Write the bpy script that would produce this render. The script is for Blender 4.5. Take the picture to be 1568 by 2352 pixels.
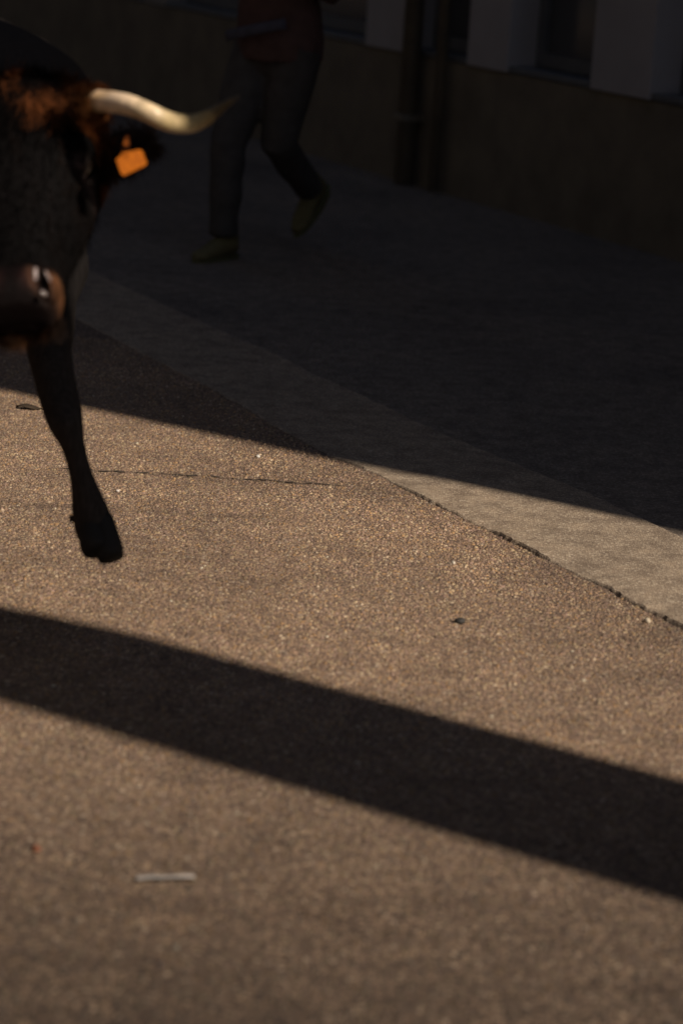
import bpy, bmesh, math, random
import numpy as np
from mathutils import Vector, Matrix, noise

random.seed(7); rng = np.random.default_rng(7)
for o in list(bpy.data.objects): bpy.data.objects.remove(o)
S = bpy.context.scene; COL = S.collection

# ------------------------------------------------------------------ camera
CAM_H = 1.63
LENS, SENS = 85.0, 36.0
PITCH, ROLL = math.radians(14.858), math.radians(3.5)
FW = Vector((0, math.cos(PITCH), -math.sin(PITCH)))
R0 = Vector((1, 0, 0)); U0 = R0.cross(FW)
CR = R0*math.cos(ROLL) + U0*math.sin(ROLL)
CU = U0*math.cos(ROLL) - R0*math.sin(ROLL)
cam = bpy.data.cameras.new('camera'); co = bpy.data.objects.new('camera', cam); COL.objects.link(co)
cam.sensor_fit = 'VERTICAL'; cam.sensor_height = SENS; cam.lens = LENS
cam.clip_start = 0.1; cam.clip_end = 2000
m = Matrix((CR, CU, -FW)).transposed().to_4x4(); m.translation = (0, 0, CAM_H)
co.matrix_world = m
cam.dof.use_dof = True; cam.dof.focus_distance = 6.45; cam.dof.aperture_fstop = 2.4; cam.dof.aperture_blades = 9
S.camera = co
FPX = LENS/SENS*2352
def pt(x, y, d):            # a point seen at (x, y) on a 1568 x 2352 view of the scene, d metres away
    return Vector((0, 0, CAM_H)) + (FW + CR*((x-784)/FPX) - CU*((y-1176)/FPX))*d

# ------------------------------------------------------------------ sky, sun, exposure
SUN_EL = math.radians(40)
SHX, SHY = -.848, .53                       # direction in which shadows fall on the ground
W = bpy.data.worlds.new('World'); S.world = W; W.use_nodes = True
nt = W.node_tree; bg = nt.nodes['Background']
sky = nt.nodes.new('ShaderNodeTexSky'); sky.sky_type = 'NISHITA'; sky.sun_disc = False
sky.ozone_density = 3.5; sky.sun_elevation = SUN_EL; sky.sun_rotation = math.atan2(-SHX, -SHY)
nt.links.new(sky.outputs[0], bg.inputs[0]); bg.inputs[1].default_value = 0.05
sd = bpy.data.lights.new('sun', 'SUN'); so = bpy.data.objects.new('sun', sd); COL.objects.link(so)
sd.energy = 5.0; sd.angle = math.radians(.53); sd.color = (1, .90, .76)
so.rotation_euler = Vector((SHX*math.cos(SUN_EL), SHY*math.cos(SUN_EL), -math.sin(SUN_EL))).to_track_quat('-Z', 'Y').to_euler()
so.location = (9, -6, 12)
S.view_settings.view_transform = 'Standard'; S.view_settings.look = 'None'
S.view_settings.exposure = 0; S.view_settings.gamma = 1; S.view_settings.use_curve_mapping = False

# ------------------------------------------------------------------ helpers
def link(o, parent=None):
    COL.objects.link(o)
    if parent is not None: o.parent = parent
    return o
def obj(name, me, mat=None, parent=None, **props):
    o = bpy.data.objects.new(name, me)
    if mat is not None and not me.materials: me.materials.append(mat)
    link(o, parent)
    for k, v in props.items(): o[k] = v
    return o
def thing(name, label, cat, loc, rz=0, group=None):
    o = bpy.data.objects.new(name, None); o.empty_display_size = .1
    o.location = loc; o.rotation_euler = (0, 0, rz); link(o)
    o['label'] = label; o['category'] = cat
    if group: o['group'] = group
    return o
def mesh_from(name, v, f, smooth=False):
    me = bpy.data.meshes.new(name); me.from_pydata([tuple(p) for p in v], [], [tuple(q) for q in f]); me.update()
    if smooth: me.polygons.foreach_set('use_smooth', [True]*len(me.polygons))
    return me
def box_bm(bm, x0, x1, y0, y1, z0, z1):
    vs = [bm.verts.new(p) for p in ((x0,y0,z0),(x1,y0,z0),(x1,y1,z0),(x0,y1,z0),(x0,y0,z1),(x1,y0,z1),(x1,y1,z1),(x0,y1,z1))]
    for q in ((3,2,1,0),(4,5,6,7),(0,1,5,4),(1,2,6,5),(2,3,7,6),(3,0,4,7)): bm.faces.new([vs[i] for i in q])
def box_mesh(name, *b, bevel=0):
    bm = bmesh.new(); box_bm(bm, *b)
    if bevel: bmesh.ops.bevel(bm, geom=bm.edges[:], offset=bevel, segments=2, profile=.6, affect='EDGES')
    me = bpy.data.meshes.new(name); bm.to_mesh(me); bm.free(); return me
def ring_loft(rings, cap=True):
    n = len(rings[0]); v = [p for r in rings for p in r]; f = []
    for i in range(len(rings)-1):
        for j in range(n):
            k = (j+1) % n; f.append((i*n+j, i*n+k, (i+1)*n+k, (i+1)*n+j))
    if cap:
        f.append(tuple(range(n-1, -1, -1))); f.append(tuple((len(rings)-1)*n+j for j in range(n)))
    return v, f
def tube(pts, radii, n=16, flat=None, side=None):
    """tube along pts; radii r or (ra, rb): ra along `side`"""
    rings = []; P = [Vector(p) for p in pts]
    prev = Vector(side) if side is not None else None
    for i, p in enumerate(P):
        t = (P[min(i+1, len(P)-1)] - P[max(i-1, 0)]).normalized()
        a = prev if prev is not None else (Vector((0,0,1)) if abs(t.z) < .9 else Vector((1,0,0)))
        a = (a - t*a.dot(t)).normalized(); b = t.cross(a)
        if side is None: prev = a
        r = radii[i]; ra, rb = (r, r) if not isinstance(r, (tuple, list)) else r
        rings.append([p + a*ra*math.cos(2*math.pi*j/n) + b*rb*math.sin(2*math.pi*j/n) for j in range(n)])
    return ring_loft(rings)
def spline(pts, k=6):
    P = [np.array(p, float) for p in pts]; out = []
    for i in range(len(P)-1):
        p0, p1, p2, p3 = P[max(i-1,0)], P[i], P[i+1], P[min(i+2,len(P)-1)]
        for j in range(k):
            t = j/k
            out.append(.5*((2*p1)+(-p0+p2)*t+(2*p0-5*p1+4*p2-p3)*t*t+(-p0+3*p1-3*p2+p3)*t**3))
    out.append(P[-1]); return out
def merge(parts):
    V, F = [], []
    for v, f in parts:
        b = len(V); V += [tuple(p) for p in v]; F += [tuple(i+b for i in q) for q in f]
    return V, F
def remesh(name, parts, voxel, smooth_it=6):
    V, F = merge(parts); me = mesh_from('raw', V, F)
    bm = bmesh.new(); bm.from_mesh(me); bmesh.ops.recalc_face_normals(bm, faces=bm.faces); bm.to_mesh(me); bm.free()
    o = bpy.data.objects.new('raw', me); COL.objects.link(o)
    r = o.modifiers.new('r', 'REMESH'); r.mode = 'VOXEL'; r.voxel_size = voxel
    s = o.modifiers.new('s', 'SMOOTH'); s.factor = .5; s.iterations = smooth_it
    dg = bpy.context.evaluated_depsgraph_get()
    out = bpy.data.meshes.new_from_object(o.evaluated_get(dg)); out.name = name
    bpy.data.objects.remove(o); bpy.data.meshes.remove(me)
    out.polygons.foreach_set('use_smooth', [True]*len(out.polygons))
    return out
def coords(me):
    a = np.empty(len(me.vertices)*3); me.vertices.foreach_get('co', a); return a.reshape(-1, 3)
def normals(me):
    a = np.empty(len(me.vertices)*3); me.vertices.foreach_get('normal', a); return a.reshape(-1, 3)
def set_coords(me, a): me.vertices.foreach_set('co', a.ravel()); me.update()
def set_color(me, c):
    at = me.color_attributes.new('tint', 'FLOAT_COLOR', 'POINT')
    at.data.foreach_set('color', np.hstack([c, np.ones((len(c), 1))]).ravel())

# ------------------------------------------------------------------ materials
def newmat(name, rough=.8, spec=.5):
    M = bpy.data.materials.new(name); M.use_nodes = True; b = M.node_tree.nodes['Principled BSDF']
    b.inputs['Roughness'].default_value = rough; b.inputs['Specular IOR Level'].default_value = spec
    return M, M.node_tree, b
def N(nt, t, **kw):
    n = nt.nodes.new(t)
    for k, v in kw.items():
        if hasattr(n, k) and k not in n.inputs: setattr(n, k, v)
        else: n.inputs[k].default_value = v
    return n
def ramp(nt, fac, stops, mode='LINEAR'):
    r = nt.nodes.new('ShaderNodeValToRGB'); r.color_ramp.interpolation = mode; e = r.color_ramp.elements
    while len(e) < len(stops): e.new(.5)
    for i, (p, c) in enumerate(stops): e[i].position = p; e[i].color = (*c, 1)
    nt.links.new(fac, r.inputs[0]); return r.outputs[0]
def mix(nt, a, b, fac, mode='MIX'):
    n = nt.nodes.new('ShaderNodeMix'); n.data_type = 'RGBA'; n.blend_type = mode
    for s, i in ((a, 6), (b, 7)):
        if hasattr(s, 'links'): nt.links.new(s, n.inputs[i])
        else: n.inputs[i].default_value = (*s, 1)
    if hasattr(fac, 'links'): nt.links.new(fac, n.inputs[0])
    else: n.inputs[0].default_value = fac
    return n.outputs[2]
def grain_mat(name, scale, stops, big, bump, rough=.75, patchy=None, jitter=.4):
    M, nt, b = newmat(name, rough, .35); L = nt.links.new
    tc = N(nt, 'ShaderNodeTexCoord')
    nz = N(nt, 'ShaderNodeTexNoise', Scale=scale*.6, Detail=2.0); L(tc.outputs['Object'], nz.inputs['Vector'])
    va = N(nt, 'ShaderNodeVectorMath', operation='MULTIPLY_ADD'); L(nz.outputs['Color'], va.inputs[0]); va.inputs[1].default_value = (jitter/scale,)*3; L(tc.outputs['Object'], va.inputs[2])
    vo = N(nt, 'ShaderNodeTexVoronoi', Scale=scale); L(va.outputs[0], vo.inputs['Vector'])
    sp = N(nt, 'ShaderNodeSeparateColor'); L(vo.outputs['Color'], sp.inputs[0])
    c = ramp(nt, sp.outputs[0], stops)
    # binder showing between the stones
    gap = N(nt, 'ShaderNodeMapRange'); gap.inputs[1].default_value = .42; gap.inputs[2].default_value = .75; L(vo.outputs['Distance'], gap.inputs[0])
    c = mix(nt, c, big['binder'], gap.outputs[0])
    # worn and dirty patches
    n1 = N(nt, 'ShaderNodeTexNoise', Scale=1.3, Detail=5.0, Roughness=.6); L(tc.outputs['Object'], n1.inputs['Vector'])
    c = mix(nt, c, ramp(nt, n1.outputs[0], [(.3, big['dark']), (.5, (1, 1, 1)), (.72, big['light'])]), 1.0, 'MULTIPLY')
    n2 = N(nt, 'ShaderNodeTexNoise', Scale=14.0, Detail=4.0); L(tc.outputs['Object'], n2.inputs['Vector'])
    c = mix(nt, c, ramp(nt, n2.outputs[0], [(.33, (.72, .70, .70)), (.55, (1, 1, 1)), (.7, (1.12, 1.1, 1.08))]), 1.0, 'MULTIPLY')
    if patchy: c = patchy(nt, tc, c)
    L(c, b.inputs['Base Color'])
    inv = N(nt, 'ShaderNodeMath', operation='SUBTRACT'); inv.inputs[0].default_value = 1; L(vo.outputs['Distance'], inv.inputs[1])
    ad = N(nt, 'ShaderNodeMath', operation='MULTIPLY_ADD'); L(sp.outputs[1], ad.inputs[0]); ad.inputs[1].default_value = .8; L(inv.outputs[0], ad.inputs[2])
    n3 = N(nt, 'ShaderNodeTexNoise', Scale=scale*3.5, Detail=2.0); L(tc.outputs['Object'], n3.inputs['Vector'])
    ad2 = N(nt, 'ShaderNodeMath', operation='MULTIPLY_ADD'); L(n3.outputs[0], ad2.inputs[0]); ad2.inputs[1].default_value = .5; L(ad.outputs[0], ad2.inputs[2])
    bp = N(nt, 'ShaderNodeBump', Strength=bump, Distance=.35/scale); L(ad2.outputs[0], bp.inputs['Height']); L(bp.outputs[0], b.inputs['Normal'])
    return M
def lens_falloff_grime(nt, tc, c):
    """lens darkening painted into older surfacing towards the camera, and grime along the seam"""
    L = nt.links.new
    sx = N(nt, 'ShaderNodeSeparateXYZ'); L(tc.outputs['Object'], sx.inputs[0])
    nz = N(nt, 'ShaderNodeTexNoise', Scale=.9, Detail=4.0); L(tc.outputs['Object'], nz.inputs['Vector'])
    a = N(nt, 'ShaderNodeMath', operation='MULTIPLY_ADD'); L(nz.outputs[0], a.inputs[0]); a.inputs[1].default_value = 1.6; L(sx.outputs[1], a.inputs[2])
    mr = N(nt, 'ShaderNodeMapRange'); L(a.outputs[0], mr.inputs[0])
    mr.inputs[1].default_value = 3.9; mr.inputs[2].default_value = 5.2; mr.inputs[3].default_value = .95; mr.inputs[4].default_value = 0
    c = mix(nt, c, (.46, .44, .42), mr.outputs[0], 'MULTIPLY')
    # damp grime gathered along the raised strip: distance from the seam line
    dx = N(nt, 'ShaderNodeVectorMath', operation='DOT_PRODUCT'); L(tc.outputs['Object'], dx.inputs[0]); dx.inputs[1].default_value = (.883, .47, 0)
    b2 = N(nt, 'ShaderNodeMath', operation='MULTIPLY_ADD'); L(nz.outputs[0], b2.inputs[0]); b2.inputs[1].default_value = .7; L(dx.outputs['Value'], b2.inputs[2])
    m2 = N(nt, 'ShaderNodeMapRange'); L(b2.outputs[0], m2.inputs[0])
    m2.inputs[1].default_value = 3.0; m2.inputs[2].default_value = 3.5; m2.inputs[3].default_value = 0; m2.inputs[4].default_value = .55
    return mix(nt, c, (.50, .49, .50), m2.outputs[0], 'MULTIPLY')
M_ROAD = grain_mat('asphalt', 105, [(0, (.12, .082, .062)), (.35, (.22, .148, .104)), (.62, (.30, .20, .135)), (.9, (.38, .265, .17)), (1, (.50, .39, .29))],
                   dict(binder=(.15, .10, .072), dark=(.74, .73, .74), light=(1.16, 1.12, 1.08)), .75, patchy=lens_falloff_grime)
M_STRIP = grain_mat('strip', 170, [(0, (.20, .145, .10)), (.4, (.30, .225, .16)), (.75, (.37, .285, .20)), (1, (.48, .385, .29))],
                    dict(binder=(.24, .18, .13), dark=(.86, .86, .87), light=(1.08, 1.06, 1.04)), .7)
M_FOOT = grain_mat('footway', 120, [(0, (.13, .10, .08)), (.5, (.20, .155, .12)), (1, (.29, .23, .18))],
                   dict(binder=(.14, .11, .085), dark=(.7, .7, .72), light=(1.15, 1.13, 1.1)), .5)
def plaster(name, col, dark, scale=2.2, bump=.25, rough=.9):
    M, nt, b = newmat(name, rough, .25); L = nt.links.new
    tc = N(nt, 'ShaderNodeTexCoord')
    n = N(nt, 'ShaderNodeTexNoise', Scale=scale, Detail=7.0, Roughness=.65); L(tc.outputs['Object'], n.inputs['Vector'])
    c = ramp(nt, n.outputs[0], [(.3, dark), (.6, col), (.8, tuple(min(1, x*1.12) for x in col))])
    L(c, b.inputs['Base Color'])
    n2 = N(nt, 'ShaderNodeTexNoise', Scale=90.0, Detail=4.0); L(tc.outputs['Object'], n2.inputs['Vector'])
    bp = N(nt, 'ShaderNodeBump', Strength=bump, Distance=.01); L(n2.outputs[0], bp.inputs['Height']); L(bp.outputs[0], b.inputs['Normal'])
    return M
M_PIER = plaster('pale_render', (.345, .315, .315), (.30, .275, .272))
M_PLINTH = plaster('brown_plinth', (.185, .150, .108), (.125, .102, .075), 3.5)
M_RECESS = plaster('dark_recess', (.175, .142, .104), (.115, .094, .07))
M_WALL = plaster('grey_lime_wall', (.15, .15, .16), (.11, .11, .115))
M_WALL2 = plaster('grey_wall', (.26, .235, .21), (.20, .18, .16))
M_WALL3 = plaster('slate_grey_render', (.075, .075, .08), (.05, .05, .055))
M_FRAME = plaster('dark_paint', (.12, .12, .125), (.09, .09, .095), 8, .1, .5)
M_STONE = plaster('stone', (.32, .28, .23), (.22, .19, .16), 4, .5)
M_PIPE = plaster('pipe_paint', (.17, .137, .10), (.12, .098, .073), 8, .1, .5)
M_GLASS, _nt, _b = newmat('window_glass', .12, .5); _b.inputs['Base Color'].default_value = (.07, .07, .075, 1)
M_ROOF = plaster('roof', (.22, .12, .08), (.15, .08, .06))

def flesh(name, rough, bump=.3, scale=60, sheen=0., stretch=(1, 1, 1), spec=.4):
    M, nt, b = newmat(name, rough, spec); L = nt.links.new
    at = N(nt, 'ShaderNodeVertexColor', layer_name='tint'); tc = N(nt, 'ShaderNodeTexCoord')
    mp = N(nt, 'ShaderNodeMapping'); mp.inputs['Scale'].default_value = stretch; L(tc.outputs['Object'], mp.inputs[0])
    n = N(nt, 'ShaderNodeTexNoise', Scale=scale, Detail=5.0, Roughness=.65); L(mp.outputs[0], n.inputs['Vector'])
    c = mix(nt, at.outputs[0], ramp(nt, n.outputs[0], [(.3, (.6, .6, .6)), (.65, (1.3, 1.3, 1.3))]), 1.0, 'MULTIPLY'); L(c, b.inputs['Base Color'])
    bp = N(nt, 'ShaderNodeBump', Strength=bump, Distance=.006); L(n.outputs[0], bp.inputs['Height']); L(bp.outputs[0], b.inputs['Normal'])
    if sheen: b.inputs['Sheen Weight'].default_value = sheen; b.inputs['Sheen Roughness'].default_value = .4
    return M
M_HIDE = flesh('bull_hide', .75, .6, 55, 0, (2.4, 2.4, .5), .025)
M_NOSE = flesh('nose_skin', .42, .6, 160, spec=.04)
M_WET_GLINT = flesh('wet_nostril_glint', .1, .2, 200, spec=.9)
M_HORN = flesh('horn', .38, .12, 25)
M_HAIR = flesh('hair', .5, 0, 20, 0, spec=.02)
M_HOOF, _nt, _b = newmat('hoof', .8, .2); _b.inputs['Base Color'].default_value = (.020, .017, .015, 1)
M_EYE, _nt, _b = newmat('eye', .05); _b.inputs['Base Color'].default_value = (.012, .008, .006, 1)
M_TAG, _nt, _b = newmat('tag_plastic', .6, .12)
_tc = N(_nt, 'ShaderNodeTexCoord'); _n = N(_nt, 'ShaderNodeTexNoise', Scale=140.0, Detail=3.0); _nt.links.new(_tc.outputs['Object'], _n.inputs['Vector'])
_nt.links.new(ramp(_nt, _n.outputs[0], [(.35, (.30, .072, .001)), (.6, (.44, .112, .0014))]), _b.inputs['Base Color'])
_b.inputs['Transmission Weight'].default_value = 0
def plain(name, col, rough=.8):
    return plaster(name, col, tuple(x*.7 for x in col), 18, .15, rough)

# ------------------------------------------------------------------ ground
obj('road', mesh_from('road', [(-150,-150,0),(150,-150,0),(150,150,0),(-150,150,0)], [(0,1,2,3)]), M_ROAD, kind='structure')
SD = Vector((.470, -.883, 0)); SN = Vector((-.883, -.470, 0))        # along the street towards the camera side; across it
def jag(t, a, seed):
    return a*(noise.fractal(Vector((t*1.3, seed, 0)), 1.0, 2.0, 3) + .45*noise.noise(Vector((t*14, seed, 5))) + .35*noise.noise(Vector((t*47, seed, 9))))
low_pts = [(-.976, 8.594), (-.494, 7.689), (-.051, 6.763), (.093, 6.571), (.157, 6.439), (.392, 6.031), (.795, 5.288)]
def low_base(t):
    tt = [Vector((*p, 0)).dot(SD) for p in low_pts]; dd = [Vector((*p, 0)).dot(SN) for p in low_pts]
    return float(np.interp(t, tt, dd))
ts = list(np.arange(-40, -9.6, .25)) + list(np.arange(-9.6, -3.0, .011)) + list(np.arange(-3, 12, .25))
V, F = [], []; H = .017
for t in ts:
    dl = low_base(t) + jag(t, .017, 3.1); du = -3.60 - .035*min(1, max(0, (t+6.1)/.7)) + jag(t, .014, 8.7)
    h = .003 + .0075*min(1, max(0, .62 + 1.5*noise.noise(Vector((t*4.1, 2, 2))) + .7*noise.noise(Vector((t*23, 6, 2)))))*min(1, max(.25, (t+6.3)/1.2)); H = .011
    for d, z in ((dl+.006, -.004), (dl, h*.55), (dl-.004, h), (dl-.16, H), (dl-.30, H), (du+.008, H), (du, -.004)):
        p = SD*t + SN*d; V.append((p.x, p.y, z))
k = 7
for i in range(len(ts)-1):
    for j in range(k-1): F.append((i*k+j, i*k+j+1, (i+1)*k+j+1, (i+1)*k+j))
me = mesh_from('paving_strip', V, F); bm = bmesh.new(); bm.from_mesh(me); bmesh.ops.recalc_face_normals(bm, faces=bm.faces); bm.to_mesh(me); bm.free()
if me.polygons[2].normal.z < 0: me.flip_normals()
obj('paving_strip', me, M_STRIP, kind='structure')
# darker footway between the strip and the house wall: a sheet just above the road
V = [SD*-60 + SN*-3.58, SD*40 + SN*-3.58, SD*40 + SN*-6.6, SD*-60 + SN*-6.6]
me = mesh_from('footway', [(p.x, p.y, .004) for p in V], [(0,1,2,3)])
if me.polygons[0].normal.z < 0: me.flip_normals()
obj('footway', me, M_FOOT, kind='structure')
# hairline cracks: narrow ragged strips of dark filler let into the surfacing
M_CRACK = plain('crack_filler', (.085, .064, .05))
def crack_y(x):
    return 6.425 + .028*noise.fractal(Vector((x*4.7, 4, 3)), .7, 2.1, 7)
def crack(x0, x1, w):
    n = int((x1-x0)/.006); bm = bmesh.new(); prev = None
    for i in range(n+1):
        x = x0 + (x1-x0)*i/n; y = crack_y(x); ww = w*max(.03, .30 + 1.5*noise.noise(Vector((x*30, 2, 4))))*min(1, 8*i/n, 8*(1-i/n)) + .0002
        q = (bm.verts.new((x, y+ww, .003)), bm.verts.new((x, y-ww, .003)))
        if prev: bm.faces.new((prev[0], prev[1], q[1], q[0]))
        prev = q
    me = bpy.data.meshes.new('crack'); bm.to_mesh(me); bm.free(); return me
obj('crack', crack(-.80, .05, .008), M_CRACK, bpy.data.objects['road'])

# ------------------------------------------------------------------ loose grit, pebbles, scraps
ico = bmesh.new(); bmesh.ops.create_icosphere(ico, subdivisions=1, radius=1); icv = np.array([v.co[:] for v in ico.verts]); icf = [tuple(v.index for v in f.verts) for f in ico.faces]; ico.free()
def stone_geo(x, y, r, seed, flat=.6, z0=0.):
    rr = np.random.default_rng(seed); v = icv*(1+rr.normal(0, .16, (len(icv), 1)))*np.array([r, r*rr.uniform(.6, 1), r*flat])
    a = rr.uniform(0, 6.28); c, s = math.cos(a), math.sin(a)
    v = v @ np.array([[c, s, 0], [-s, c, 0], [0, 0, 1]]); v[:, 2] += r*flat*.55 + z0; v[:, 0] += x; v[:, 1] += y
    return v
M_GRIT = flesh('grit', .7, .2, 200)
def sheet(name, V, F, Cc, mat, **kw):
    me = bpy.data.meshes.new(name); me.vertices.add(len(V)); me.vertices.foreach_set('co', V.astype(np.float32).ravel())
    me.loops.add(F.size); me.loops.foreach_set('vertex_index', F.astype(np.int32).ravel())
    me.polygons.add(len(F)); me.polygons.foreach_set('loop_start', np.arange(0, F.size, 3, dtype=np.int32)); me.polygons.foreach_set('loop_total', np.full(len(F), 3, np.int32))
    me.polygons.foreach_set('use_smooth', np.ones(len(F), bool)); me.update(); me.validate(); set_color(me, Cc); return obj(name, me, mat, **kw)
def chippings():
    sp = .0082; ys = np.arange(3.0, 8.3, sp*.87); P = []
    for i, y in enumerate(ys):
        hw0, hw1 = -.165*y-.06, .165*y+.10; xs = np.arange(hw0, hw1, sp) + (i % 2)*sp*.5; P.append(np.stack([xs, np.full(len(xs), y)], 1))
    P = np.concatenate(P); P = P + rng.normal(0, sp*.30, P.shape)
    t = P @ np.array([SD.x, SD.y]); d = P @ np.array([SN.x, SN.y])
    tt = [Vector((*p, 0)).dot(SD) for p in low_pts]; dd = [Vector((*p, 0)).dot(SN) for p in low_pts]
    dl = np.interp(t, tt, dd); keep = (d > dl + .003) & (rng.random(len(P)) < .93)
    yc = np.array([crack_y(x) if -.8 < x < .05 else 99 for x in P[:, 0]]); keep &= np.abs(P[:, 1]-yc) > np.array([.0032 + .006*max(-.5, noise.noise(Vector((x*19, 7, 7)))) for x in P[:, 0]]); P = P[keep]; n = len(P)
    ot = np.array([(1,0,0),(.5,.87,0),(-.5,.87,0),(-1,0,0),(-.5,-.87,0),(.5,-.87,0),(.55,.2,.75),(-.35,.45,.8),(-.15,-.55,.72)]); of = np.array([(0,1,6),(1,7,6),(1,2,7),(2,3,7),(3,8,7),(3,4,8),(4,5,8),(5,6,8),(5,0,6),(6,7,8)])
    r = (.0028 + .0042*rng.random(n)**2.6)[:, None, None]
    v = ot[None]*(1 + rng.normal(0, .17, (n, 9, 3)))*r; v[:, :, 1] *= rng.uniform(.6, 1.05, (n, 1)); v[:, :, 2] *= rng.uniform(.28, .78, (n, 1)); v[:, :6, 2] -= .001
    a = rng.uniform(0, 6.283, n); c, q = np.cos(a)[:, None], np.sin(a)[:, None]; x = v[:, :, 0]*c - v[:, :, 1]*q; y = v[:, :, 0]*q + v[:, :, 1]*c
    v = np.stack([x + P[:, :1], y + P[:, 1:], v[:, :, 2]], 2)
    tint = np.array([(.285,.185,.12), (.23,.145,.10), (.34,.245,.155), (.17,.112,.085), (.255,.165,.13), (.40,.30,.215), (.31,.185,.095), (.22,.165,.13)])
    k = rng.choice(8, n, p=[.2,.2,.14,.14,.14,.05,.08,.05]); cc = tint[k]*rng.uniform(.74, 1.26, (n, 1)); w = rng.random(n) < .0012; cc[w] = (.55, .47, .37)
    # lens darkening painted into older surface nearest the camera; patchy dirt along the seam
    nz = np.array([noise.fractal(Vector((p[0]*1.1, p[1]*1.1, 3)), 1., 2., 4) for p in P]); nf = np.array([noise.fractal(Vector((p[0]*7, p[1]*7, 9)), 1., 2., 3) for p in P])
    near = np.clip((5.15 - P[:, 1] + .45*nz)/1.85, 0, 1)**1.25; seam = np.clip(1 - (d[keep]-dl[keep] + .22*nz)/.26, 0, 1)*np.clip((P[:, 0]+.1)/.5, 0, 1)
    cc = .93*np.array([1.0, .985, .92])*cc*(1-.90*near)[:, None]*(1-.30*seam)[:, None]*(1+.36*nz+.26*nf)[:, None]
    for (ax, ay), (bx, by), wd, st in (((-.80, 6.42), (.06, 6.42), .009, .72), ((-1.3, 6.02), (.10, 6.04), .022, .48)):      # grimy hairline cracks
        u = (P[:, 0]-ax)/(bx-ax); q = P[:, 1] - (ay+(by-ay)*u) - .018*nz; on = np.clip(u*6, 0, 1)*np.clip((1-u)*6, 0, 1)*np.clip(.8+1.5*nf, .15, 1)
        cc = cc*(1 - st*on*np.exp(-(q/wd)**2))[:, None]
    F = (of[None] + (np.arange(n)*9)[:, None, None]).reshape(-1, 3)
    return sheet('chippings', v.reshape(-1, 3), F, np.repeat(np.clip(cc, .01, .9), 9, 0), M_GRIT, kind='stuff')
chippings()
def pebble(loc, r, col, label, seed):
    v = stone_geo(0, 0, r, seed, .65); me = mesh_from('pebble', v, icf, True)
    bm = bmesh.new(); bm.from_mesh(me); bmesh.ops.subdivide_edges(bm, edges=bm.edges[:], cuts=1, use_grid_fill=True, smooth=.6); bm.to_mesh(me); bm.free()
    me.polygons.foreach_set('use_smooth', [True]*len(me.polygons)); set_color(me, np.tile(np.array(col), (len(me.vertices), 1)))
    o = obj('pebble', me, M_GRIT, label=label, category='pebble', group='pebbles lying on the road'); o.location = (*loc, 0); return o
pebble((.281, 5.714), .007, (.50, .43, .34), 'pale pebble in the middle of the sunlit asphalt below the strip', 1)
pebble((-.247, 6.696), .007, (.52, .48, .43), 'tiny whitish pebble near the far shadow edge right of the leg', 2)
pebble((-.596, 6.21), .007, (.52, .46, .40), 'tiny pale pebble just right of the raised leg', 3)
pebble((.716, 5.321), .010, (.48, .39, .28), 'cream pebble beside the jagged seam at the frame edge', 4)
pebble((.282, 5.226), .013, (.035, .03, .026), 'small dark clod on the sunlit asphalt above the shadow band', 5)
# orange crumb
v = stone_geo(0, 0, .012, 77, .6); me = mesh_from('crumb', v, icf, True)
o = obj('crumb', me, plain('orange_crumb', (.20, .075, .04)), label='small orange brown fragment lying on the asphalt near the left frame edge', category='crumb'); o.location = (-.48, 3.792, 0)
# dark leaf scrap
V = []; F = []
for i in range(7):
    t = i/6; w = .016*math.sin(math.pi*min(1, t*1.02))**.7 + .001
    V += [(t*.09-.045, w, .006+.006*math.sin(5*t)), (t*.09-.045, 0, .002+.006*math.sin(5*t)), (t*.09-.045, -w, .007+.004*math.cos(4*t))]
for i in range(6):
    for j in range(2): F.append((i*3+j, i*3+j+1, i*3+j+4, i*3+j+3))
me = mesh_from('leaf', V, F, True)
o = obj('leaf', me, plain('dry_leaf', (.06, .04, .025)), label='dark dry leaf on sunlit asphalt left of the raised leg', category='leaf'); o.location = (-.955, 7.13, .002); o.rotation_euler = (0, 0, .1)
sm = o.modifiers.new('thick', 'SOLIDIFY'); sm.thickness = .001
# white paper strip: a curled scrap with a greyer crease
V, F = [], []
for i in range(25):
    t = i/24; x = (t-.5)*.098; z = .005 + .0025*math.sin(math.pi*t)**2 + .0012*math.sin(9*t)
    w = .0052 + .0014*math.sin(7*t+1)
    for j in range(5): V.append((x, (j/4-.5)*2*w, z + .003*(j/4-.5)**2*4))
for i in range(24):
    for j in range(4): F.append((i*5+j, (i+1)*5+j, (i+1)*5+j+1, i*5+j+1))
me = mesh_from('paper_scrap', V, F, True)
M_PAPER, _nt, _b = newmat('paper', .85, .2)
_tc = N(_nt, 'ShaderNodeTexCoord'); _n = N(_nt, 'ShaderNodeTexNoise', Scale=45.0, Detail=3.0); _nt.links.new(_tc.outputs['Object'], _n.inputs['Vector'])
_nt.links.new(ramp(_nt, _n.outputs[0], [(.32, (.19, .175, .165)), (.5, (.27, .235, .21)), (.8, (.35, .30, .27))]), _b.inputs['Base Color'])
o = obj('paper_scrap', me, M_PAPER, label='narrow off white strip of paper lying on the near asphalt', category='paper scrap')
o.location = (-.253, 3.699, 0); o.rotation_euler = (0, 0, .22)
sm = o.modifiers.new('thick', 'SOLIDIFY'); sm.thickness = .0012

# ------------------------------------------------------------------ house on the far side of the street
AZ = math.radians(-62)
house = thing('town_house', 'shaded town house with pale piers on a brown plinth behind the bull', 'house', (5.55, 3.27, 0), AZ)
def hb(name, mat, *b, bevel=.006, parent=house, **kw): return obj(name, box_mesh(name, *b, bevel=bevel), mat, parent, **kw)
LEN, HT = 46, 13.5
hb('wall', M_WALL, -LEN, .09, .34, 9, 0, HT, bevel=0)
hb('wall', M_WALL, -LEN, .09, .0, .337, 2.95, HT, bevel=0)
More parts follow.
